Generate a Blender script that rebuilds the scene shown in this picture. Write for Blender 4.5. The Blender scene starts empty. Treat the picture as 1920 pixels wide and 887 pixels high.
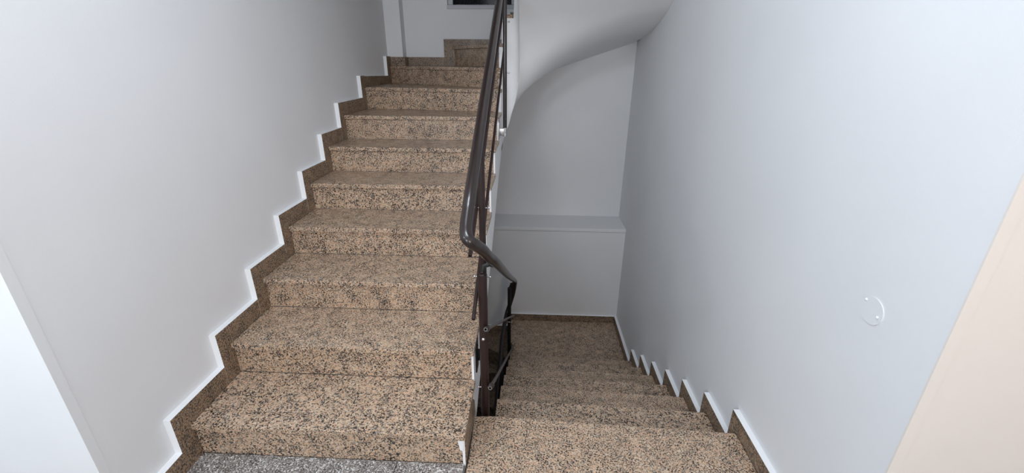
import bpy, bmesh, math, random
from mathutils import Vector, Matrix
random.seed(4)
C = bpy.context.scene.collection
S = bpy.context.scene

# ---------------------------------------------------------------- camera
FW = Vector((-0.04133645, 0.92532055, -0.37692596))
RT = Vector((0.99889336, 0.04674346, 0.00520521))
UP = Vector((-0.02243531, 0.37629368, 0.92622877))
cam = bpy.data.cameras.new('camera'); cam.sensor_width = 36; cam.lens = 36 * 808.5 / 1920
cam.clip_start = 0.02
co = bpy.data.objects.new('camera', cam); C.objects.link(co)
m = Matrix.Identity(4)
for k, v in enumerate((RT, UP, -FW)):
    for j in range(3): m[j][k] = v[j]
m.translation = Vector((1.41974, -1.32593, 1.61114))
co.matrix_world = m; S.camera = co

# ---------------------------------------------------------------- world, lights, exposure
S.view_settings.view_transform = 'Standard'; S.view_settings.look = 'None'
S.view_settings.gamma = 1; S.view_settings.use_curve_mapping = False
S.view_settings.exposure = 0.11
w = bpy.data.worlds.new('night'); S.world = w; w.use_nodes = True
w.node_tree.nodes['Background'].inputs[0].default_value = (0.01, 0.012, 0.02, 1)
w.node_tree.nodes['Background'].inputs[1].default_value = 0.3
def area(name, loc, target, size, power, col, shape='DISK', size_y=None):
    l = bpy.data.lights.new(name, 'AREA'); l.energy = power; l.color = col; l.shape = shape; l.size = size
    if size_y: l.size_y = size_y
    o = bpy.data.objects.new(name, l); C.objects.link(o); o.location = loc
    o.rotation_euler = (Vector(target) - Vector(loc)).to_track_quat('-Z', 'Y').to_euler()
    return o
def bulb(name, loc, radius, power, col):
    l = bpy.data.lights.new(name, 'POINT'); l.energy = power; l.color = col; l.shadow_soft_size = radius
    o = bpy.data.objects.new(name, l); C.objects.link(o); o.location = loc
area('stair_head_ceiling_lamp', (1.3, -0.2, 2.9), (1.3, -0.2, 0), 0.5, 18.5, (0.78, 0.88, 1.0))
bulb('stair_head_fill_bulb', (0.7, -0.5, 2.6), 0.15, 10, (0.89, 0.94, 1.0))  # added unseen point light without a fixture, power fitted to the wall brightness
bulb('left_landing_pendant_lamp', (-0.8, -1.3, 2.3), 0.15, 41, (0.82, 0.92, 1.0))
area('rear_left_fill_light', (0.2, -2.9, 1.7), (1.6, 0, 1.3), 1.0, 38, (0.81, 0.90, 1.0))  # added cool fill behind the camera; the rear wall has no window
area('rear_right_fill_light', (2.3, -2.9, 1.7), (0.8, 0, 1.5), 1.0, 36.5, (1.0, 0.895, 0.826))  # added warm fill on the other side, likewise no real opening
area('right_landing_lamp', (3.7, -1.9, 2.5), (3.0, -0.6, 1.2), 0.3, 3, (1.0, 0.97, 0.95))

# ---------------------------------------------------------------- materials
def nt(name):
    mt = bpy.data.materials.new(name); mt.use_nodes = True
    t = mt.node_tree; return mt, t, t.nodes['Principled BSDF']
def N(t, typ, **kw):
    n = t.nodes.new(typ)
    for k, v in kw.items():
        if k in n.inputs: n.inputs[k].default_value = v
        else: setattr(n, k, v)
    return n
def ramp(t, stops, interp='LINEAR'):
    r = t.nodes.new('ShaderNodeValToRGB'); r.color_ramp.interpolation = interp
    e = r.color_ramp.elements
    while len(e) < len(stops): e.new(0.5)
    for k, (p, c) in enumerate(stops):
        e[k].position = p; e[k].color = (c[0], c[1], c[2], 1) if not isinstance(c, (int, float)) else (c, c, c, 1)
    return r
def paint(name, col, rough=0.75, bump=0.06, spec=0.25):
    mt, t, b = nt(name)
    g = N(t, 'ShaderNodeNewGeometry')
    n1 = N(t, 'ShaderNodeTexNoise', Scale=2.2, Detail=3.0)
    n2 = N(t, 'ShaderNodeTexNoise', Scale=160.0, Detail=2.0)
    for n in (n1, n2): t.links.new(g.outputs['Position'], n.inputs['Vector'])
    c = [x for x in col]
    r = ramp(t, [(0.3, [x * 0.965 for x in c]), (0.7, c)])
    t.links.new(n1.outputs['Fac'], r.inputs['Fac']); t.links.new(r.outputs['Color'], b.inputs['Base Color'])
    bp = N(t, 'ShaderNodeBump', Strength=bump, Distance=0.004)
    t.links.new(n2.outputs['Fac'], bp.inputs['Height']); t.links.new(bp.outputs['Normal'], b.inputs['Normal'])
    b.inputs['Roughness'].default_value = rough; b.inputs['Specular IOR Level'].default_value = spec
    return mt
def granite(name, cols, dark, black, dark_amt=0.47, rough=0.3, scale=1.0, bits=None):
    mt, t, b = nt(name)
    g = N(t, 'ShaderNodeNewGeometry')
    wn = N(t, 'ShaderNodeTexNoise', Scale=70.0 * scale, Detail=2.0)
    t.links.new(g.outputs['Position'], wn.inputs['Vector'])
    sub = N(t, 'ShaderNodeVectorMath', operation='SUBTRACT'); sub.inputs[1].default_value = (0.5, 0.5, 0.5)
    t.links.new(wn.outputs['Color'], sub.inputs[0])
    sc = N(t, 'ShaderNodeVectorMath', operation='SCALE'); sc.inputs['Scale'].default_value = 0.012 / scale
    t.links.new(sub.outputs[0], sc.inputs[0])
    ad = N(t, 'ShaderNodeVectorMath', operation='ADD')
    t.links.new(g.outputs['Position'], ad.inputs[0]); t.links.new(sc.outputs[0], ad.inputs[1])
    v = N(t, 'ShaderNodeTexVoronoi', Scale=105.0 * scale); t.links.new(ad.outputs[0], v.inputs['Vector'])
    sp = N(t, 'ShaderNodeSeparateColor'); t.links.new(v.outputs['Color'], sp.inputs[0])
    r1 = ramp(t, cols, 'CONSTANT'); t.links.new(sp.outputs[0], r1.inputs['Fac'])
    big = N(t, 'ShaderNodeTexNoise', Scale=14.0 * scale, Detail=2.0); t.links.new(g.outputs['Position'], big.inputs['Vector'])
    nz = N(t, 'ShaderNodeTexNoise', Scale=115.0 * scale, Detail=2.5, Roughness=0.6, Distortion=0.4)
    t.links.new(g.outputs['Position'], nz.inputs['Vector'])
    mix = N(t, 'ShaderNodeMath', operation='MULTIPLY_ADD'); mix.inputs[1].default_value = 0.22
    t.links.new(big.outputs['Fac'], mix.inputs[0]); t.links.new(nz.outputs['Fac'], mix.inputs[2])
    th = dark_amt + 0.11
    rd = ramp(t, [(th - 0.02, 1), (th + 0.025, 0)]); t.links.new(mix.outputs[0], rd.inputs['Fac'])
    rk = ramp(t, [(0.3, black), (0.75, dark)]); t.links.new(sp.outputs[1], rk.inputs['Fac'])
    mx = N(t, 'ShaderNodeMix', data_type='RGBA')
    t.links.new(rd.outputs['Color'], mx.inputs['Factor'])
    t.links.new(r1.outputs['Color'], mx.inputs[6]); t.links.new(rk.outputs['Color'], mx.inputs[7])
    t.links.new(mx.outputs[2], b.inputs['Base Color'])
    rr = N(t, 'ShaderNodeTexNoise', Scale=9.0, Detail=4.0); t.links.new(g.outputs['Position'], rr.inputs['Vector'])
    r3 = ramp(t, [(0.3, rough * 0.8), (0.7, rough * 1.3)]); t.links.new(rr.outputs['Fac'], r3.inputs['Fac'])
    t.links.new(r3.outputs['Color'], b.inputs['Roughness'])
    b.inputs['Specular IOR Level'].default_value = 0.4
    return mt
def metal(name, col, rough, metallic=0.0, spec=0.5, coat=0.0):
    mt, t, b = nt(name)
    g = N(t, 'ShaderNodeNewGeometry'); n = N(t, 'ShaderNodeTexNoise', Scale=40.0, Detail=3.0)
    t.links.new(g.outputs['Position'], n.inputs['Vector'])
    r = ramp(t, [(0.35, [c * 0.85 for c in col]), (0.65, col)]); t.links.new(n.outputs['Fac'], r.inputs['Fac'])
    t.links.new(r.outputs['Color'], b.inputs['Base Color'])
    b.inputs['Roughness'].default_value = rough; b.inputs['Metallic'].default_value = metallic
    b.inputs['Specular IOR Level'].default_value = spec; b.inputs['Coat Weight'].default_value = coat
    return mt
WALL = paint('white_wall_paint', (0.80, 0.805, 0.815))
WALLW = paint('cream_wall_paint', (0.81, 0.755, 0.70))
EDGE = paint('white_gloss_edge_paint', (0.90, 0.91, 0.92), 0.5, 0.02)
SOFF = paint('soffit_paint', (0.86, 0.86, 0.865))
FLANK = paint('flank_paint', (0.92, 0.92, 0.925))
GR = granite('salmon_granite', [(0.0, (0.56, 0.385, 0.255)), (0.34, (0.46, 0.345, 0.245)), (0.55, (0.62, 0.490, 0.365)),
                                (0.76, (0.63, 0.405, 0.275)), (0.92, (0.33, 0.275, 0.225))],
             (0.095, 0.085, 0.077), (0.020, 0.016, 0.013), 0.465, 0.28, 1.32)
GRS = granite('brown_skirting_and_shade_granite', [(0.0, (0.33, 0.225, 0.14)), (0.34, (0.26, 0.185, 0.125)), (0.55, (0.35, 0.26, 0.18)),
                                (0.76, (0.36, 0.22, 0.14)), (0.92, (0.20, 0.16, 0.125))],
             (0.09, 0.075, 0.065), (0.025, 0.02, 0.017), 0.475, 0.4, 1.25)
GG = granite('grey_granite', [(0.0, (0.40, 0.37, 0.345)), (0.3, (0.27, 0.24, 0.215)), (0.55, (0.36, 0.33, 0.305)),
                              (0.76, (0.70, 0.69, 0.68))], (0.12, 0.105, 0.095), (0.05, 0.043, 0.04), 0.48, 0.3, 1.4)
RAIL = metal('dark_brown_rail_coating', (0.020, 0.011, 0.0095), 0.3, 0.0, 0.5, 0.2)
POST = metal('dark_brown_painted_steel', (0.021, 0.008, 0.007), 0.42)
ROD = metal('brown_grey_rod', (0.105, 0.08, 0.074), 0.35)
BLACK = metal('black_steel', (0.009, 0.009, 0.0088), 0.5)
STEEL = metal('brushed_steel', (0.55, 0.55, 0.55), 0.3, 1.0)
CHROME = metal('chrome', (0.85, 0.85, 0.85), 0.15, 1.0)
BORE = metal('tube_bore', (0.006, 0.006, 0.006), 0.9)
GLASS = metal('dark_window_glass', (0.002, 0.002, 0.003), 0.12, 0.0, 0.08)
FRAME = paint('grey_window_frame', (0.55, 0.57, 0.60), 0.5, 0.01)
JOINT = paint('dark_grout', (0.20, 0.18, 0.16), 0.9, 0.02)
PLAST = paint('white_plastic_plate', (0.80, 0.83, 0.85), 0.45, 0.0, 0.4)

# ---------------------------------------------------------------- helpers
def link(name, bm, mats, parent=None, smooth=False, loc=None, angle=None):
    """one mesh object; vertices are given in world space and shifted to the parent's base"""
    bmesh.ops.recalc_face_normals(bm, faces=bm.faces)
    me = bpy.data.meshes.new(name)
    off = Vector(loc) if loc is not None else (Vector(parent['base']) if parent is not None and 'base' in parent else Vector((0, 0, 0)))
    if parent is not None and 'base' not in parent.keys():
        pass
    bmesh.ops.translate(bm, verts=bm.verts, vec=-off)
    bm.to_mesh(me); bm.free()
    for mt in (mats if isinstance(mats, (list, tuple)) else [mats]): me.materials.append(mt)
    if smooth:
        for p in me.polygons: p.use_smooth = True
        if angle: me.set_sharp_from_angle(angle=math.radians(angle))
    o = bpy.data.objects.new(name, me); C.objects.link(o)
    if parent is not None:
        o.parent = parent
        if 'base' in parent: o['base'] = list(parent['base'])
        if loc is not None and 'base' in parent: o.location = off - Vector(parent['base'])
    else:
        o.location = off; o['base'] = list(off)
    return o
def box(bm, x0, x1, y0, y1, z0, z1, bev=0.0, mi=0):
    r = bmesh.ops.create_cube(bm, size=1)
    vs = r['verts']
    bmesh.ops.scale(bm, verts=vs, vec=(x1 - x0, y1 - y0, z1 - z0))
    bmesh.ops.translate(bm, verts=vs, vec=((x0 + x1) / 2, (y0 + y1) / 2, (z0 + z1) / 2))
    fs = set(f for v in vs for f in v.link_faces)
    for f in fs: f.material_index = mi
    if bev:
        es = list(set(e for v in vs for e in v.link_edges))
        bmesh.ops.bevel(bm, geom=es, offset=bev, segments=2, affect='EDGES', profile=0.5)
    return bm
def B(*a, **k): return box(bmesh.new(), *a, **k)
def prism(bm, poly, axis, a0, a1, bev=0.0):
    """extrude a polygon (2D) along axis; axis 'x' takes (y,z), 'z' takes (x,y)"""
    def P(u, a): return (a, u[0], u[1]) if axis == 'x' else ((u[0], a, u[1]) if axis == 'y' else (u[0], u[1], a))
    n = len(poly)
    v0 = [bm.verts.new(P(u, a0)) for u in poly]; v1 = [bm.verts.new(P(u, a1)) for u in poly]
    bm.faces.new(v0); bm.faces.new(v1[::-1])
    for i in range(n): bm.faces.new((v0[i], v1[i], v1[(i + 1) % n], v0[(i + 1) % n]))
    if bev:
        es = list(set(e for v in v0 + v1 for e in v.link_edges))
        bmesh.ops.bevel(bm, geom=es, offset=bev, segments=2, affect='EDGES', profile=0.5)
    return bm
def PR(*a, **k): return prism(bmesh.new(), *a, **k)
def spline(pts, n=6):
    pts = [Vector(p) for p in pts]; out = []
    for i in range(len(pts) - 1):
        p0 = pts[max(i - 1, 0)]; p1 = pts[i]; p2 = pts[i + 1]; p3 = pts[min(i + 2, len(pts) - 1)]
        for k in range(n):
            t = k / n
            out.append(0.5 * ((2 * p1) + (-p0 + p2) * t + (2 * p0 - 5 * p1 + 4 * p2 - p3) * t * t + (-p0 + 3 * p1 - 3 * p2 + p3) * t ** 3))
    out.append(pts[-1]); return out
def tube(bm, pts, ra, rb=None, seg=14, mi=0, caps=True, endmi=None):
    rb = rb or ra; pts = [Vector(p) for p in pts]; rings = []
    up = None
    for i, p in enumerate(pts):
        d = (pts[min(i + 1, len(pts) - 1)] - pts[max(i - 1, 0)]).normalized()
        if up is None:
            up = Vector((0, 0, 1)) if abs(d.z) < 0.9 else Vector((0, 1, 0))
        s = d.cross(up).normalized(); u = s.cross(d).normalized(); up = u
        rings.append([bm.verts.new(p + s * math.cos(2 * math.pi * k / seg) * ra + u * math.sin(2 * math.pi * k / seg) * rb) for k in range(seg)])
    for a, b2 in zip(rings, rings[1:]):
        for k in range(seg):
            f = bm.faces.new((a[k], a[(k + 1) % seg], b2[(k + 1) % seg], b2[k])); f.material_index = mi
    if caps:
        for rg in (rings[0], rings[-1]):
            f = bm.faces.new(rg); f.material_index = mi if endmi is None else endmi
    return bm
def pipe(bm, a, b, r, bore=0.65, seg=14, mi=0, boremi=1, depth=0.03):
    """open-ended tube with a dark bore at its near end a"""
    a, b = Vector(a), Vector(b); d = (b - a).normalized()
    up = Vector((0, 0, 1)); s = d.cross(up).normalized(); u = s.cross(d).normalized()
    def ring(p, rr): return [bm.verts.new(p + s * math.cos(2 * math.pi * k / seg) * rr + u * math.sin(2 * math.pi * k / seg) * rr) for k in range(seg)]
    r0, r1, i0, i1 = ring(a, r), ring(b, r), ring(a, r * bore), ring(a + d * depth, r * bore)
    for A, Bq, mm in ((r0, r1, mi), (r0, i0, mi), (i0, i1, boremi)):
        for k in range(seg):
            f = bm.faces.new((A[k], A[(k + 1) % seg], Bq[(k + 1) % seg], Bq[k])); f.material_index = mm
    f = bm.faces.new(r1); f.material_index = mi
    f = bm.faces.new(i1); f.material_index = boremi
    return bm
def dome(bm, p, n, r, h):
    n = Vector(n).normalized(); q = n.to_track_quat('Z', 'Y').to_matrix().to_4x4()
    rr = bmesh.ops.create_uvsphere(bm, u_segments=12, v_segments=8, radius=r)
    bmesh.ops.scale(bm, verts=rr['verts'], vec=(1, 1, h / r))
    bmesh.ops.transform(bm, verts=rr['verts'], matrix=Matrix.Translation(p) @ q)
    return bm
def tag(o, label, cat, group=None, kind=None):
    o['label'] = label; o['category'] = cat
    if group: o['group'] = group
    if kind: o['kind'] = kind
    return o
def thing(name, loc, label, cat, kind=None):
    o = bpy.data.objects.new(name, None); C.objects.link(o); o.location = loc; o['base'] = list(loc)
    o.empty_display_size = 0.1
    return tag(o, label, cat, None, kind)

# ---------------------------------------------------------------- dimensions (metres)
t, r = 0.3275, 0.175                     # going and rise of the flight going up
ov = 0.0173; hs = 0.096; a_ = 0.0733; TH = 0.026
XR = 1.17; XF = 1.165; XS = 1.154        # tread end, plaster flank, riser end
td, rd = 0.3013, 0.1681                  # flight going down
yd0, sk, xd, W = 0.2465, 0.0447, 1.2544, 2.405
hs2, b_ = 0.0817, 0.0666
XL, XW = -0.03, 2.432                    # wall faces
YB, YP, YLW = 3.38, 3.25, 2.972          # upper back wall, pier front, lower proud wall
YLF, YRF = -0.335, -0.405                # where the side walls end on the landing
ZL = -7 * rd                             # lower landing

# ---------------------------------------------------------------- setting
def struct(name, bm, mat, label, cat='wall', **k):
    return tag(link(name, bm, mat, **k), label, cat, kind='structure')
struct('wall_left', B(XL - 0.2, XL, YLF, YB + 0.2, -3.2, 4.5), WALL, 'long white wall on the left beside the stairs going up')
struct('wall_right', B(XW, XW + 0.2, YRF, YB + 0.2, -3.2, 4.5), WALL, 'long bluish white wall on the right beside the stairs going down')
struct('wall_left_front', B(-2.3, XL - 0.2, YLF, YLF + 0.2, -0.2, 2.95), WALL, 'bright white landing wall at the bottom left corner of the photo')
struct('wall_right_front', B(XW + 0.2, 4.8, YRF, YRF + 0.2, -0.2, 2.95), WALLW, 'cream landing wall at the bottom right corner of the photo')
# thin skin so that the end of the right wall carries the landing's cream paint
struct('trim_1', B(XW, 4.79, YRF - 0.004, YRF, 0, 2.95), WALLW, 'cream painted end of the right wall facing the landing', 'wall trim')
struct('trim_2', B(XW - 0.0015, XW + 0.028, YRF - 0.0062, YRF - 0.004, 0, 2.95), WALLW, 'narrow plaster corner bead on the cream wall end at right', 'corner bead')
struct('trim_3', B(XL, XL + 0.0018, YLF, YLF + 0.03, 0.09, 2.95), WALL, 'narrow plaster corner bead down the near end of the left wall', 'corner bead')
struct('wall_rear', B(-2.3, 4.8, -3.2, -3.0, -0.2, 2.95), WALL, 'landing wall behind the camera')
struct('wall_left_outer', B(-2.5, -2.3, -3.2, YLF + 0.2, -0.2, 2.95), WALL, 'far left end wall of the landing')
struct('wall_right_outer', B(4.8, 5.0, -3.2, YRF + 0.2, -0.2, 2.95), WALL, 'far right end wall of the landing')
# back wall with a window hole
wx0, wx1, wz0, wz1 = 0.566, 1.240, 2.08, 3.0
bm = bmesh.new()
for q in ((XL, wx0, -3.2, 4.5), (wx1, XW, -3.2, 4.5), (wx0, wx1, -3.2, wz0), (wx0, wx1, wz1, 4.5)):
    box(bm, q[0], q[1], YB, YB + 0.2, q[2], q[3])
struct('wall_back', bm, WALL, 'white back wall of the stairwell with the window above the winding steps')
struct('wall_pier', B(XL, 0.125, YP, YB, 1.53, 4.5), WALL, 'white pier standing out in the far left corner of the stairwell')
struct('wall_back_lower', B(XL, XW, YLW, YB, -3.2, -0.062), WALL, 'proud lower part of the back wall above the lower landing')
struct('trim_4', B(0.9, XW, YLW - 0.012, YB, -0.062, -0.028, bev=0.004), WALL, 'white ledge across the back wall above the lower landing', 'ledge')
bm = bmesh.new()
box(bm, -2.3, 4.8, -3.0, YLF + 0.0, 2.95, 3.15); box(bm, XL, XW, YLF, 1.0, 2.95, 3.15)
struct('ceiling', bm, WALL, 'white ceiling over the landing', 'ceiling')
struct('ceiling_shaft', B(XL, XW, 0.8, YB, 4.5, 4.6), WALL, 'white ceiling at the top of the stairwell', 'ceiling')
struct('wall_shaft_front', B(XL, XW, 0.8, 1.0, 3.15, 4.5), WALL, 'white wall at the top front of the stairwell')

# floor with grey granite tiles
floor = thing('floor', (1.15, -1.0, -0.2), 'grey speckled granite tile floor of the landing in front of the stairs', 'floor', 'structure')
bm = bmesh.new()
box(bm, -2.3, 4.8, -3.0, YLF, -0.2, -0.012); box(bm, XL, XS + 0.01, YLF, ov, -0.2, -0.012)
box(bm, XS + 0.01, XW, YLF, 0.22, -0.2, -0.03)
link('screed', bm, JOINT, floor)
TS = 0.33
def tile(x0, x1, y0, y1):
    link('tile', B(x0 + 0.001, x1 - 0.001, y0 + 0.001, y1 - 0.001, -0.012, 0.0, bev=0.0012), GG, floor)
y = ov
row = 0
while y > -2.9:
    y1, y0 = y, max(y - TS, -3.0)
    x = 0.208 - TS * 8
    while x < 4.75:
        x0, x1 = x, x + TS
        x += TS
        lo, hi = (-2.3, 4.8) if y1 <= YLF + 0.02 else (XL, XS + 0.005)
        X0, X1 = max(x0, lo), min(x1, hi)
        if y0 < YLF - 0.0 < y1 and y1 > YLF + 0.02:
            pass
        if X1 - X0 > 0.02:
            Y0 = y0
            if X1 > 1.16 and y1 > -0.13: pass
            tile(X0, X1, Y0, y1)
    y -= TS if row else (ov - YLF)
    row += 1
    if row == 1:
        y = YLF
# ---------------------------------------------------------------- staircase going up
up = thing('staircase', (0.6, 0.0, 0.0), 'salmon and black granite staircase going up on the left to winding steps', 'staircase')
# straight treads and risers share meshes
tread_proto = riser_proto = None
def put(proto, name, parent, loc, make, mat):
    if proto is None:
        o = link(name, make(), mat, parent, loc=(0, 0, 0)); 
    else:
        o = proto.copy(); C.objects.link(o); o.parent = parent
    o.location = Vector(loc) - Vector(parent['base'])
    return o
for i in range(1, 8):
    if i <= 6:
        o = put(tread_proto, 'tread', up, (0, (i - 1) * t, i * r),
                lambda: B(0.0, XR, 0, t + ov - 0.0015, -TH, 0, bev=0.0018), GR)
        tread_proto = tread_proto or o
    o = put(riser_proto, 'riser', up, (0, (i - 1) * t + ov, (i - 1) * r),
            lambda: B(0.0, XS, 0, 0.02, 0.001, r - TH - 0.001), GR)
    riser_proto = riser_proto or o
# winding steps: outer point, inner point on the well end
WC, WR = (1.235, 2.45), 0.07
def inner(deg, R=WR): return (WC[0] - R * math.cos(math.radians(deg)), WC[1] + R * math.sin(math.radians(deg)))
Z8, Z9, Z10, Z11 = 1.4, 1.560, 1.742, 1.955
lines = {8: ((0.0, 2.456), (XR, 2.290)), 9: ((0.0, 3.205), (1.168, 2.40)), 10: ((0.60, YB - 0.02), inner(8, 0.064)),
         11: ((1.2, YB - 0.03), inner(42, 0.064)), 12: ((1.9, YB - 0.03), inner(108, 0.078)), 13: ((W, 2.95), inner(145, 0.078)),
         14: ((W, 2.46), (1.313, 2.42))}
zt = {7: 7 * r, 8: Z8, 9: Z9, 10: Z10, 11: Z11, 12: 2.13, 13: 2.305}
def shift(line, d):
    (x0, y0), (x1, y1) = line; v = Vector((x1 - x0, y1 - y0)).normalized(); n = Vector((v.y * -1, v.x)) * d
    return ((x0 + n.x, y0 + n.y), (x1 + n.x, y1 + n.y))
y7 = 6 * t
polys = {7: [(0, y7), (XR, y7), (XR, 2.290 + ov), (0, 2.456 + ov)],
         8: [lines[8][0], lines[8][1], (lines[9][1][0], lines[9][1][1] + ov), (0, 3.205 + ov)],
         9: [lines[9][0], lines[9][1], lines[10][1], (0.61, YB - 0.02), (0.145, YB - 0.02), (0.145, YP - 0.02), (0.0, YP - 0.02)],
         10: [lines[10][0], lines[10][1], lines[11][1], (1.2, YB - 0.02)],
         11: [(1.2, YB - 0.02), lines[11][1], lines[12][1], (1.9, YB - 0.02)],
         12: [(1.9, YB - 0.02), lines[12][1], lines[13][1], (W, 2.95), (W, YB - 0.02)],
         13: [(W, 2.95), lines[13][1], (1.313, 2.42), (W, 2.46)]}
for k, pl in polys.items():
    link('tread', PR(pl, 'z', zt[k] - TH, zt[k], bev=0.003), GR, up)
for k in range(8, 14):
    zb = zt[k - 1]; L = shift(lines[k], ov if k < 12 else ov); L2 = shift(lines[k], ov + 0.02)
    if k <= 9:   # keep the riser clear of the skirting on the left
        L = ((0.0, L[0][1]), (XS + 0.008, L[1][1])); L2 = ((0.0, L2[0][1]), (XS + 0.008, L2[1][1]))
    else:
        f = 0.93
        L = (L[0], tuple(L[0][q] + (L[1][q] - L[0][q]) * f for q in (0, 1))); L2 = (L2[0], tuple(L2[0][q] + (L2[1][q] - L2[0][q]) * f for q in (0, 1)))
    link('riser', PR([L[0], L[1], L2[1], L2[0]], 'z', zb + 0.001, zt[k] - TH - 0.001), GR, up)
# straight part of the flight above
for j in range(0, 5):
    y1 = 2.42 - j * t; z = 2.48 + j * r
    if z > 2.9: break
    if z < 3.0:
        link('tread', B(1.30, W, y1 - t - 0.001, y1, z - TH, z, bev=0.003), GR, up)
    link('riser', B(1.32, W, y1 - 0.037, y1 - 0.017, z - r + 0.001, z - TH - 0.001), GR, up)
# concrete under the treads: body and the plaster flank
def saw(yoff, low, n=7, y_end=2.3):
    p = []
    for i in range(1, n + 1):
        y0 = (i - 1) * t + yoff
        p += [(y0, (i - 1) * r - (TH if i > 1 else 0.2)), (y0, i * r - TH)]
    p += [(y_end, n * r - TH)]
    p += [(y_end, low(y_end)), (0.30, low(0.30)), (0.30, -0.2)]
    return p
low = lambda yy: 0.534 * yy - 0.29 if yy < 2.0 else 0.778 + (yy - 2.0) * 0.40
def saw2(yoff):
    p = saw(yoff, low)
    k = [q for q in p if q[0] < 2.3 or q[1] > 1]
    return k[:-2] + [(2.3, low(2.3)), (2.0, low(2.0)), (0.30, low(0.30)), (0.30, -0.2)]
link('concrete_body', PR(saw2(ov + 0.021), 'x', XL + 0.001, XS), SOFF, up)
link('plaster_flank', PR(saw2(ov + 0.001), 'x', XS, XF), FLANK, up)
# granite cladding on the side of the first step
link('side_panel', PR([(ov + 0.004, 0.0005), (0.315, 0.0005), (0.30, 0.09), (0.245, r - TH - 0.001), (ov + 0.004, r - TH - 0.001)], 'x', XF, XF + 0.0045), GRS, up)
# white plaster left bare at the end of the first riser
link('bare_plaster', PR([(1.134, r - TH - 0.002), (1.164, r - TH - 0.002), (1.157, 0.077), (1.145, 0.079)], 'y', ov - 0.003, ov + 0.012), EDGE, up)
# winding part: soffit (ruled surface) + well-end wall
def lerp_tab(tab, x):
    for (x0, v0), (x1, v1) in zip(tab, tab[1:]):
        if x <= x1:
            f = 0 if x <= x0 else (x - x0) / (x1 - x0); return v0 + (v1 - v0) * f
    return tab[-1][1]
zin_tab = [(0, 0.93), (35, 1.0), (70, 1.083), (97, 1.206), (133, 1.345), (155, 1.46), (170, 1.56), (180, 1.66)]
zback = [(-0.03, 1.02), (0.6, 1.16), (1.15, 1.31), (1.30, 1.395), (1.36, 1.44), (1.68, 1.553), (1.89, 1.62), (2.2, 1.72), (2.44, 1.797)]
def outer(deg):
    d = Vector((-math.cos(math.radians(deg)), math.sin(math.radians(deg))))
    ts = []
    if d.x < -1e-6: ts.append((XL - WC[0]) / d.x)
    if d.x > 1e-6: ts.append((XW - WC[0]) / d.x)
    if d.y > 1e-6: ts.append((YB - WC[1]) / d.y)
    s = min(q for q in ts if q > 0); return (WC[0] + d.x * s, WC[1] + d.y * s)
def zout(p):
    if p[1] > YB - 0.001: return lerp_tab(zback, p[0])
    if p[0] < 1: return 0.95 + (p[1] - 2.45) * 0.07
    return lerp_tab([(2.29, 2.03), (2.53, 1.93), (2.88, 1.845), (3.38, 1.797)], p[1])
rows = []
for dg in (0, 12, 24, 35, 46, 57, 68, 78, 86, 92, 98, 104, 110, 117, 124, 132, 140, 147, 155, 162, 168, 174, 180):
    pi = inner(dg); po = outer(dg); rows.append((pi, lerp_tab(zin_tab, dg), po, zout(po)))
rows.insert(0, ((XF, 2.3), low(2.3), (XL, 2.3), low(2.3)))
rows += [((1.305, 2.41), 1.735, (XW, 2.42), 1.972), ((1.305, 2.37), 1.795, (XW, 2.37), 1.995), ((1.305, 2.32), 1.855, (XW, 2.32), 2.018), ((1.305, 2.27), 1.905, (XW, 2.27), 2.04), ((1.305, 2.1), 2.02, (XW, 2.1), 2.125),
         ((1.305, 1.6), 2.30, (XW, 1.6), 2.39), ((1.305, 1.1), 2.57, (XW, 1.1), 2.645)]
NR_ = 14
bm = bmesh.new(); grid = []
for pi, zi, po, zo in rows:
    lo, hi = [], []
    for k in range(NR_ + 1):
        f = k / NR_; e = 1 - (1 - f) ** 1.7
        x, yy, z = pi[0] + (po[0] - pi[0]) * f, pi[1] + (po[1] - pi[1]) * f, zi + (zo - zi) * e
        x = min(max(x, XL + 0.0006), XW - 0.0006); yy = min(yy, YB - 0.0006)
        lo.append(bm.verts.new((x, yy, z))); hi.append(bm.verts.new((x, yy, z + 0.03)))
    grid.append((lo, hi))
for (l0, h0), (l1, h1) in zip(grid, grid[1:]):
    for k in range(NR_):
        bm.faces.new((l0[k], l0[k + 1], l1[k + 1], l1[k])); bm.faces.new((h0[k], h1[k], h1[k + 1], h0[k + 1]))
    bm.faces.new((l0[0], l1[0], h1[0], h0[0])); bm.faces.new((l0[-1], h0[-1], h1[-1], l1[-1]))
for lo, hi in (grid[0], grid[-1]):
    for k in range(NR_): bm.faces.new((lo[k], hi[k], hi[k + 1], lo[k + 1]))
link('soffit', bm, SOFF, up, smooth=True, angle=75)
# well-end wall: follows the inner edge from the straight flank round to the flight above
def ztop(k_row):
    return None
wall_rows = [((XF, 2.298), low(2.298), Z8 - TH), ((XF, 2.40), 0.905, Z8 - TH)]
for dg in range(0, 181, 6):
    zt_ = Z8 if dg < 0 else Z9 if dg < 8 else Z10 if dg < 42 else Z11 if dg < 107 else 2.13 if dg < 144 else 2.305
    wall_rows.append((inner(dg), lerp_tab(zin_tab, dg), zt_ - TH))
wall_rows += [((1.305, 2.37), 1.80, 2.305 - TH)]
bm = bmesh.new()
def ringpt(p, off):
    d = Vector((p[0] - WC[0], p[1] - WC[1])); 
    if p[1] < WC[1] - 1e-6: d = Vector((-1 if p[0] < WC[0] else 1, 0))
    d = d.normalized() * off; return (p[0] + d.x, p[1] + d.y)
cols_ = []
for p, z0, z1 in wall_rows:
    q = ringpt(p, 0.03)
    cols_.append([bm.verts.new((p[0], p[1], z0)), bm.verts.new((p[0], p[1], z1)), bm.verts.new((q[0], q[1], z0 + 0.09)), bm.verts.new((q[0], q[1], z1))])
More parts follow.
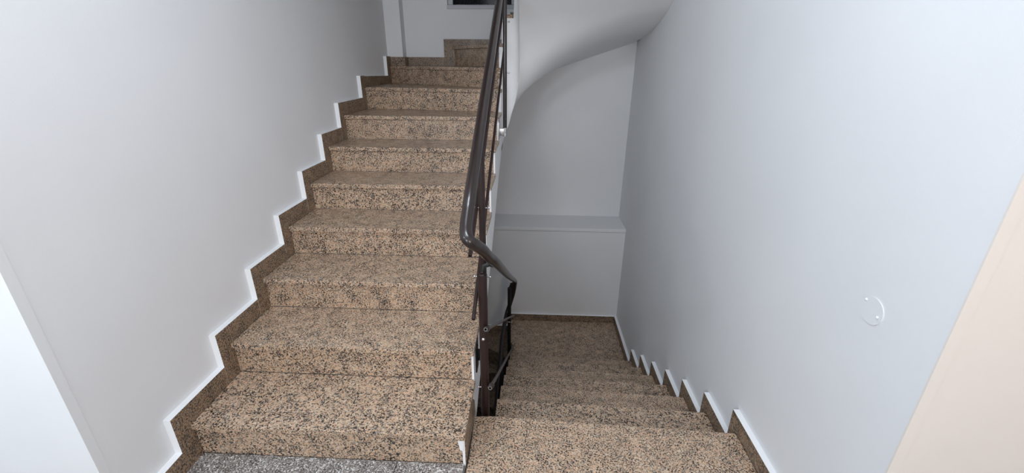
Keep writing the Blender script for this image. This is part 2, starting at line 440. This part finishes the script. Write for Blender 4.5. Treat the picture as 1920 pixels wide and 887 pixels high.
for A, Bc in zip(cols_, cols_[1:]):
    bm.faces.new((A[0], Bc[0], Bc[1], A[1])); bm.faces.new((A[2], A[3], Bc[3], Bc[2]))
    bm.faces.new((A[1], Bc[1], Bc[3], A[3])); bm.faces.new((A[0], A[2], Bc[2], Bc[0]))
for A in (cols_[0], cols_[-1]): bm.faces.new((A[0], A[1], A[3], A[2]))
link('well_end_wall', bm, FLANK, up, smooth=True, angle=60)
# left flank of the flight above
sp = []
for j in range(0, 3):
    y1 = 2.42 - j * t; z = 2.48 + j * r
    sp += [(y1 - 0.038, z - r - TH), (y1 - 0.038, z - TH)]
sp += [(1.1, 2.83 - TH), (1.1, 2.62), (1.6, 2.345), (2.1, 2.07), (2.27, 1.965), (2.32, 1.90), (2.382, 1.815)]
link('plaster_flank', PR(sp, 'x', 1.305, 1.32), SOFF, up)

# ---------------------------------------------------------------- skirting on the left wall
bl = thing('baseboard_left', (0, 0.0, 0.0), 'stepped brown granite skirting with white edges on the left wall', 'skirting', 'structure')
def edged(name, bm, parent, front=False):
    """granite slab whose upward and stair-front edges are painted white"""
    bm.normal_update(); bmesh.ops.recalc_face_normals(bm, faces=bm.faces)
    for f in bm.faces:
        n = f.normal
        f.material_index = 1 if (n.z > 0.9 or (front and n.y < -0.9)) else 0
    return link(name, bm, [GRS, EDGE], parent)
edged('skirting_tile', PR([(YLF + 0.0, 0.0), (-a_, 0.0), (-a_, hs), (YLF + 0.0, hs)], 'x', XL, 0.0), bl, True)
for i in range(1, 8):
    y0, y1 = (i - 1) * t, i * t
    if i == 7: y1 = 2.456
    edged('skirting_tile', PR([(y0 - a_, (i - 1) * r + 0.0), (y0 + ov - 0.0003, (i - 1) * r), (y0 + ov - 0.0003, i * r - 0.0005), (y0 + ov - 0.0003, i * r + hs), (y0 - a_, i * r + hs)], 'x', XL, 0.0), bl, True)
    edged('skirting_tile', PR([(y0 + ov, i * r + 0.0005), (y1 - a_ - 0.001, i * r + 0.0005), (y1 - a_ - 0.001, i * r + hs), (y0 + ov, i * r + hs)], 'x', XL, 0.0), bl, True)
# step 8 and 9 on the left wall
for (y0, y1, zb, zt_, ztop_) in ((2.456, 3.205, 7 * r, Z8, 1.492),):
    edged('skirting_tile', PR([(y0 - a_, zb), (y0 + ov - 0.0003, zb), (y0 + ov - 0.0003, ztop_), (y0 - a_, ztop_)], 'x', XL, 0.0), bl, True)
    edged('skirting_tile', PR([(y0 + ov, zt_), (y1 - 0.095, zt_), (y1 - 0.095, ztop_ - 0.02), (y0 + ov, ztop_ - 0.005)], 'x', XL, 0.0), bl, True)
edged('skirting_tile', PR([(3.11, Z8), (YP, Z8), (YP, 1.648), (3.11, 1.648)], 'x', XL, 0.0), bl, True)
bb = thing('baseboard_back', (0.5, YB, 1.55), 'brown granite skirting on the far pier and back wall behind the winding steps', 'skirting', 'structure')
link('skirting_tile', B(0.001, 0.145, YP - 0.02, YP, Z9, Z9 + 0.083), GRS, bb)
link('skirting_tile', B(0.125, 0.145, YP, YB - 0.02, Z9, Z9 + 0.083), GRS, bb)
link('skirting_tile', B(0.146, 0.515, YB - 0.02, YB, Z9, Z9 + 0.083), GRS, bb)
link('skirting_tile', B(0.516, 0.600, YB - 0.02, YB, Z9, 1.81), GRS, bb)
link('skirting_tile', B(0.601, 1.18, YB - 0.02, YB, Z9, 1.81), GRS, bb)
link('skirting_tile', B(1.181, 1.26, YB - 0.02, YB, Z10, 2.05), GRS, bb)

# ---------------------------------------------------------------- staircase going down
dn = thing('staircase', (1.8, 0.3, ZL), 'salmon and black granite staircase going down on the right to a lower landing', 'staircase')
dydx = sk / (W - xd)
def yl(i, x, o=0.0): return yd0 + i * td + o + dydx * (W - x)
# landing slab at the head of the flight (its nosing overhangs the first riser)
link('landing_slab', PR([(XS + 0.02, YLF), (W, YLF), (W, yl(0, W)), (xd, yl(0, xd)), (XR, yl(0, xd) - 0.004), (XS + 0.02, 0.2)], 'z', -TH, 0, bev=0.003), GR, dn)
for i in range(1, 7):
    link('tread', PR([(xd, yl(i - 1, xd, -0.017)), (W, yl(i - 1, W, -0.017)), (W, yl(i, W)), (xd, yl(i, xd))], 'z', -i * rd - TH, -i * rd, bev=0.003), GR, dn)
for i in range(0, 7):
    link('riser', PR([(xd + 0.01, yl(i, xd, -0.037)), (W, yl(i, W, -0.037)), (W, yl(i, W, -0.018)), (xd + 0.01, yl(i, xd, -0.018))], 'z', -(i + 1) * rd + 0.001, -i * rd - TH - 0.001), GR, dn)
p = []
for i in range(0, 7):
    yy = yd0 + i * td - 0.04
    p += [(yy, -i * rd - TH), (yy, -(i + 1) * rd - TH)]
p = [(0.205, -0.026)] + p[0:] + [(yd0 + 6 * td - 0.04, ZL - 0.2), (1.7, ZL - 0.15), (0.205, -0.42)]
link('concrete_body', PR(p, 'x', xd + 0.02, W), SOFF, dn)
# lower landing and the first winding steps of the flight below
y6 = yd0 + 6 * td
link('landing_slab', PR([(xd, y6 - 0.017 + sk), (W, y6 - 0.017), (W, YLW - 0.02), (1.21, YLW - 0.02), (1.21, y6 + 0.46), (xd, y6 + 0.46)], 'z', ZL - TH, ZL, bev=0.003), GR, dn)
link('concrete_slab', B(1.27, W, y6 + 0.05, YLW - 0.002, ZL - 0.2, ZL - TH), SOFF, dn)
for j in range(6):
    if j < 1:
        pl = [(1.16, y6 + 0.45), (1.22, y6 + 0.4), (1.22, YLW - 0.02), (0.55, YLW - 0.02)]
    elif j == 1:
        pl = [(0.0, YLW - 0.02), (0.57, YLW - 0.02), (1.16, y6 + 0.44), (1.16, y6 + 0.37), (0.0, y6 + 0.37)]
    else:
        yy = y6 + 0.39 - (j - 2) * t
        pl = [(0.0, yy), (1.16, yy), (1.16, yy - t - 0.02), (0.0, yy - t - 0.02)]
    z = ZL - (j + 1) * rd
    link('tread', PR(pl, 'z', z - TH, z, bev=0.003), GRS, dn)  # darker skirting stone on these treads and risers paints in the well's shade
    if j >= 1:
        q = (pl[1], pl[2]) if j == 1 else (pl[0], pl[1])
        d = 0.02
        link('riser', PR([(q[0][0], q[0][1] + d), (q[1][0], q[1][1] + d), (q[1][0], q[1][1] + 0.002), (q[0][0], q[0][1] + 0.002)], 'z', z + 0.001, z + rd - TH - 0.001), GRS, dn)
    else:
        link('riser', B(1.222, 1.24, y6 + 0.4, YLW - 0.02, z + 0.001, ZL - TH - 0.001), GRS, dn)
struct('floor_lower', B(XL, XW, 0.0, YLW, -3.0, -2.9), GG, 'dim floor at the bottom of the stairwell', 'floor')
struct('wall_lower_front', B(XL, XW, 0.0, 0.18, -2.9, -0.2), WALL, 'dim wall below the landing at the front of the stairwell')

# skirting on the right wall and at the lower landing
br = thing('baseboard_right', (W, 0.3, 0.0), 'stepped brown granite skirting with white top edges on the right wall', 'skirting', 'structure')
edged('skirting_tile', PR([(YRF + 0.0, 0), (yd0 + b_, 0), (yd0 + b_, hs2), (YRF + 0.0, hs2)], 'x', W, XW), br)
for i in range(0, 7):
    y0 = yd0 + i * td
    edged('skirting_tile', PR([(y0 + 0.002, -(i + 1) * rd + 0.0), (y0 + b_, -(i + 1) * rd), (y0 + b_, -i * rd - 0.0005), (y0 + 0.002, -i * rd - 0.0005)], 'x', W, XW), br)
    y1 = y0 + td + b_ if i < 6 else YLW - 0.02
    edged('skirting_tile', PR([(y0 + b_ + 0.0005, -(i + 1) * rd), (y1, -(i + 1) * rd), (y1, -(i + 1) * rd + hs2), (y0 + b_ + 0.0005, -(i + 1) * rd + hs2)], 'x', W, XW), br)
bw = thing('baseboard_lower', (1.8, YLW, ZL), 'brown granite skirting with a white top edge along the lower landing back wall', 'skirting', 'structure')
for x0, x1, zb in ((1.22, 1.80, ZL), (1.802, XW, ZL), (0.56, 1.218, ZL - rd)):
    edged('skirting_tile', B(x0, x1, YLW - 0.02, YLW, zb, zb + hs2), bw)

# ---------------------------------------------------------------- window in the back wall
wn = thing('window_1', ((wx0 + wx1) / 2, YB, wz0), 'dark window with a pale grey frame above the winding steps', 'window', 'structure')
bm = bmesh.new()
box(bm, wx0, wx0 + 0.05, YB + 0.03, YB + 0.10, wz0 + 0.04, wz1, 0.004)
box(bm, wx1 - 0.05, wx1, YB + 0.03, YB + 0.10, wz0 + 0.04, wz1, 0.004)
box(bm, wx0, wx1, YB + 0.03, YB + 0.10, wz0, wz0 + 0.04, 0.004)
box(bm, wx0, wx1, YB + 0.03, YB + 0.10, wz1 - 0.05, wz1, 0.004)
link('frame', bm, FRAME, wn)
link('pane', B(wx0 + 0.05, wx1 - 0.05, YB + 0.055, YB + 0.065, wz0 + 0.04, wz1 - 0.05), GLASS, wn)
link('sill', B(wx0 - 0.004, wx1 + 0.004, YB - 0.012, YB + 0.05, wz0 - 0.002, wz0 + 0.034, bev=0.003), FRAME, wn)

# ---------------------------------------------------------------- railing
su = r / t
rl = thing('stair_railing', (1.21, 0.38, -0.2), 'dark brown steel stair railing with a round handrail in the well between both flights', 'railing')
def ru(yy): return (1.2, yy, 1.072 + su * yy)
path = [(1.28, 0.9, 3.45), (1.28, 2.2, 2.76), (1.27, 2.42, 2.62), (1.235, 2.50, 2.50), (1.205, 2.42, 2.37), ru(2.25), ru(1.7), ru(1.1), ru(0.5), ru(0.2)]
path += [(1.198, 0.12, 1.120), (1.198, 0.06, 1.080), (1.204, 0.025, 1.058), (1.217, 0.015, 1.043), (1.234, 0.035, 1.021), (1.250, 0.10, 0.974), (1.260, 0.22, 0.892), (1.277, 0.42, 0.764),
         (1.2765, 1.2, 0.312), (1.276, 2.0, -0.140), (1.276, 2.43, -0.382), (1.281, 2.51, -0.455), (1.262, 2.54, -0.590), (1.229, 2.53, -0.715), (1.197, 2.47, -0.810), (1.170, 2.25, -0.925), (1.164, 2.0, -1.07), (1.156, 1.74, -1.229), (1.155, 1.0, -1.64)]
link('handrail', tube(bmesh.new(), spline(path, 6), 0.0225, 0.0215, 16), RAIL, rl, smooth=True, angle=60)
def post(x, yy, z0, z1, rr, plate=True, side=-1, mat=POST):
    bm = tube(bmesh.new(), [(x, yy, z0), (x, yy, z1 - 0.008), (x, yy, z1 - 0.003)], rr, seg=18)
    dome(bm, (x, yy, z1 - 0.008), (0, 0, 1), rr, 0.012)
    return link('post', bm, mat, rl, smooth=True, angle=50)
def bolts(pst, x, yy, zs, w_=0.03):
    for z in zs:
        bm = bmesh.new(); tube(bm, [(x - w_, yy, z), (x + w_, yy, z)], 0.0035, seg=8)
        dome(bm, (x - w_, yy, z), (-1, 0, 0), 0.0075, 0.006); dome(bm, (x + w_, yy, z), (1, 0, 0), 0.0065, 0.005)
        link('bolt', bm, CHROME, pst, smooth=True, angle=50)
# upper flight posts
zA, zB = 0.786, 0.452                       # rods: height at y = 0
XRD = 1.186
p1 = post(1.210, 0.44, 0.18, 1.292, 0.0150)
bolts(p1, 1.205, 0.44, (zA + su * 0.44 + 0.002, zB + su * 0.44 + 0.002), 0.036)
p2 = post(1.212, 2.02, 1.14, 2.14, 0.0145, mat=RAIL)
bolts(p2, 1.207, 2.02, (zA + su * 2.02, zB + su * 2.02), 0.036)
# mounts on the flank
bm = B(XF, XF + 0.007, 0.405, 0.475, 0.165, 0.335, bev=0.002); box(bm, XF + 0.006, 1.197, 0.425, 0.455, 0.225, 0.275, 0.002)
dome(bm, (XF + 0.008, 0.425, 0.315), (1, 0, 0), 0.008, 0.006)
link('mounting_plate', bm, BLACK, rl)
bm = B(XF, XF + 0.006, 1.96, 2.08, 1.055, 1.19, bev=0.002); box(bm, XF + 0.004, 1.205, 2.005, 2.035, 1.082, 1.136, 0.002)
tube(bm, [(1.212, 2.02, 1.078), (1.212, 2.02, 1.141)], 0.0165, seg=18)
link('mounting_socket', bm, STEEL, rl, smooth=True, angle=40)
# rods on the upper flight
for z0, ya in ((zA, 0.21), (zB, 0.245)):
    bm = pipe(bmesh.new(), (XRD, ya, z0 + su * ya), (XRD, 2.40, z0 + su * 2.40), 0.0085)
    link('crossbar', bm, [POST, BORE], rl, smooth=True, angle=50)
# near post of the flight going down, with its strap bracket
n1 = post(1.2165, 0.345, -0.75, 0.752, 0.0205)
bm = dome(bmesh.new(), (1.2165, 0.343, 0.760), (0, -0.4, 1), 0.006, 0.004); link('cap_screw', bm, POST, n1, smooth=True)
bolts(n1, 1.2165, 0.335, (0.14,), 0.028)
bm = dome(bmesh.new(), (1.2165, 0.3245, 0.425), (0, -1, 0), 0.008, 0.006); link('bolt', bm, CHROME, n1, smooth=True)
bm = bmesh.new()
tube(bm, [(1.218, 0.372, 0.735), (1.222, 0.372, 0.775), (1.245, 0.375, 0.785), (1.277, 0.38, 0.775)], 0.012, 0.004, 8)
link('strap_bracket', bm, BLACK, rl, smooth=True, angle=40)
p3 = post(1.2285, 2.44, -1.62, -0.47, 0.0185, mat=BLACK)
bolts(p3, 1.2285, 2.42, (-0.86,), 0.026)
bm = bmesh.new(); tube(bm, [(1.230, 2.45, -0.49), (1.240, 2.45, -0.455), (1.272, 2.45, -0.43)], 0.012, 0.004, 8)
link('strap_bracket', bm, BLACK, rl, smooth=True, angle=40)
link('end_plate', PR([(1.232, -0.445), (1.272, -0.425), (1.268, -0.56), (1.246, -0.66), (1.232, -0.66)], 'y', 2.475, 2.483), BLACK, rl)
for (A, E_) in (((1.2335, 0.275, 0.513), (1.270, 2.5, -0.830)), ((1.249, 0.275, 0.187), (1.281, 2.5, -1.19))):
    A, E_ = Vector(A), Vector(E_); d = (E_ - A).normalized()
    cb = link('crossbar', pipe(bmesh.new(), A, E_, 0.0085, 0.6), [ROD, BORE], rl, smooth=True, angle=50)
    bm = tube(bmesh.new(), [A + d * 0.03, A + d * 0.036, A + d * 0.066, A + d * 0.072], 0.0125, seg=16)
    tube(bm, [A + d * 0.072, A + d * 0.078], 0.0135, seg=16, mi=1)
    link('collar', bm, [POST, ROD], cb, smooth=True, angle=40)
# rods of the flight below, seen in the well
for z0 in (-0.20, -0.52):
    bm = tube(bmesh.new(), [(1.172, 2.45, -0.86 + z0), (1.166, 1.0, -1.64 + z0)], 0.0085, seg=12)
    link('crossbar', bm, POST, rl, smooth=True, angle=50)

# ---------------------------------------------------------------- round blank plate on the right wall
P = Vector((XW, -0.185, 0.936))
jb = thing('junction_box_cover', P, 'small round white blank cover plate with a screw on the right wall', 'cover plate')
bm = tube(bmesh.new(), [P, P + Vector((-0.003, 0, 0))], 0.041, seg=40)
link('plate', bm, WALL, jb, smooth=True, angle=40)
for dy, dz in ((-0.026, -0.006), (0.030, 0.022)):
    bm = dome(bmesh.new(), P + Vector((-0.0045, dy, dz)), (-1, 0, 0), 0.0045, 0.003)
    link('screw', bm, EDGE, jb, smooth=True)

for o in bpy.data.objects:
    if 'base' in o: del o['base']
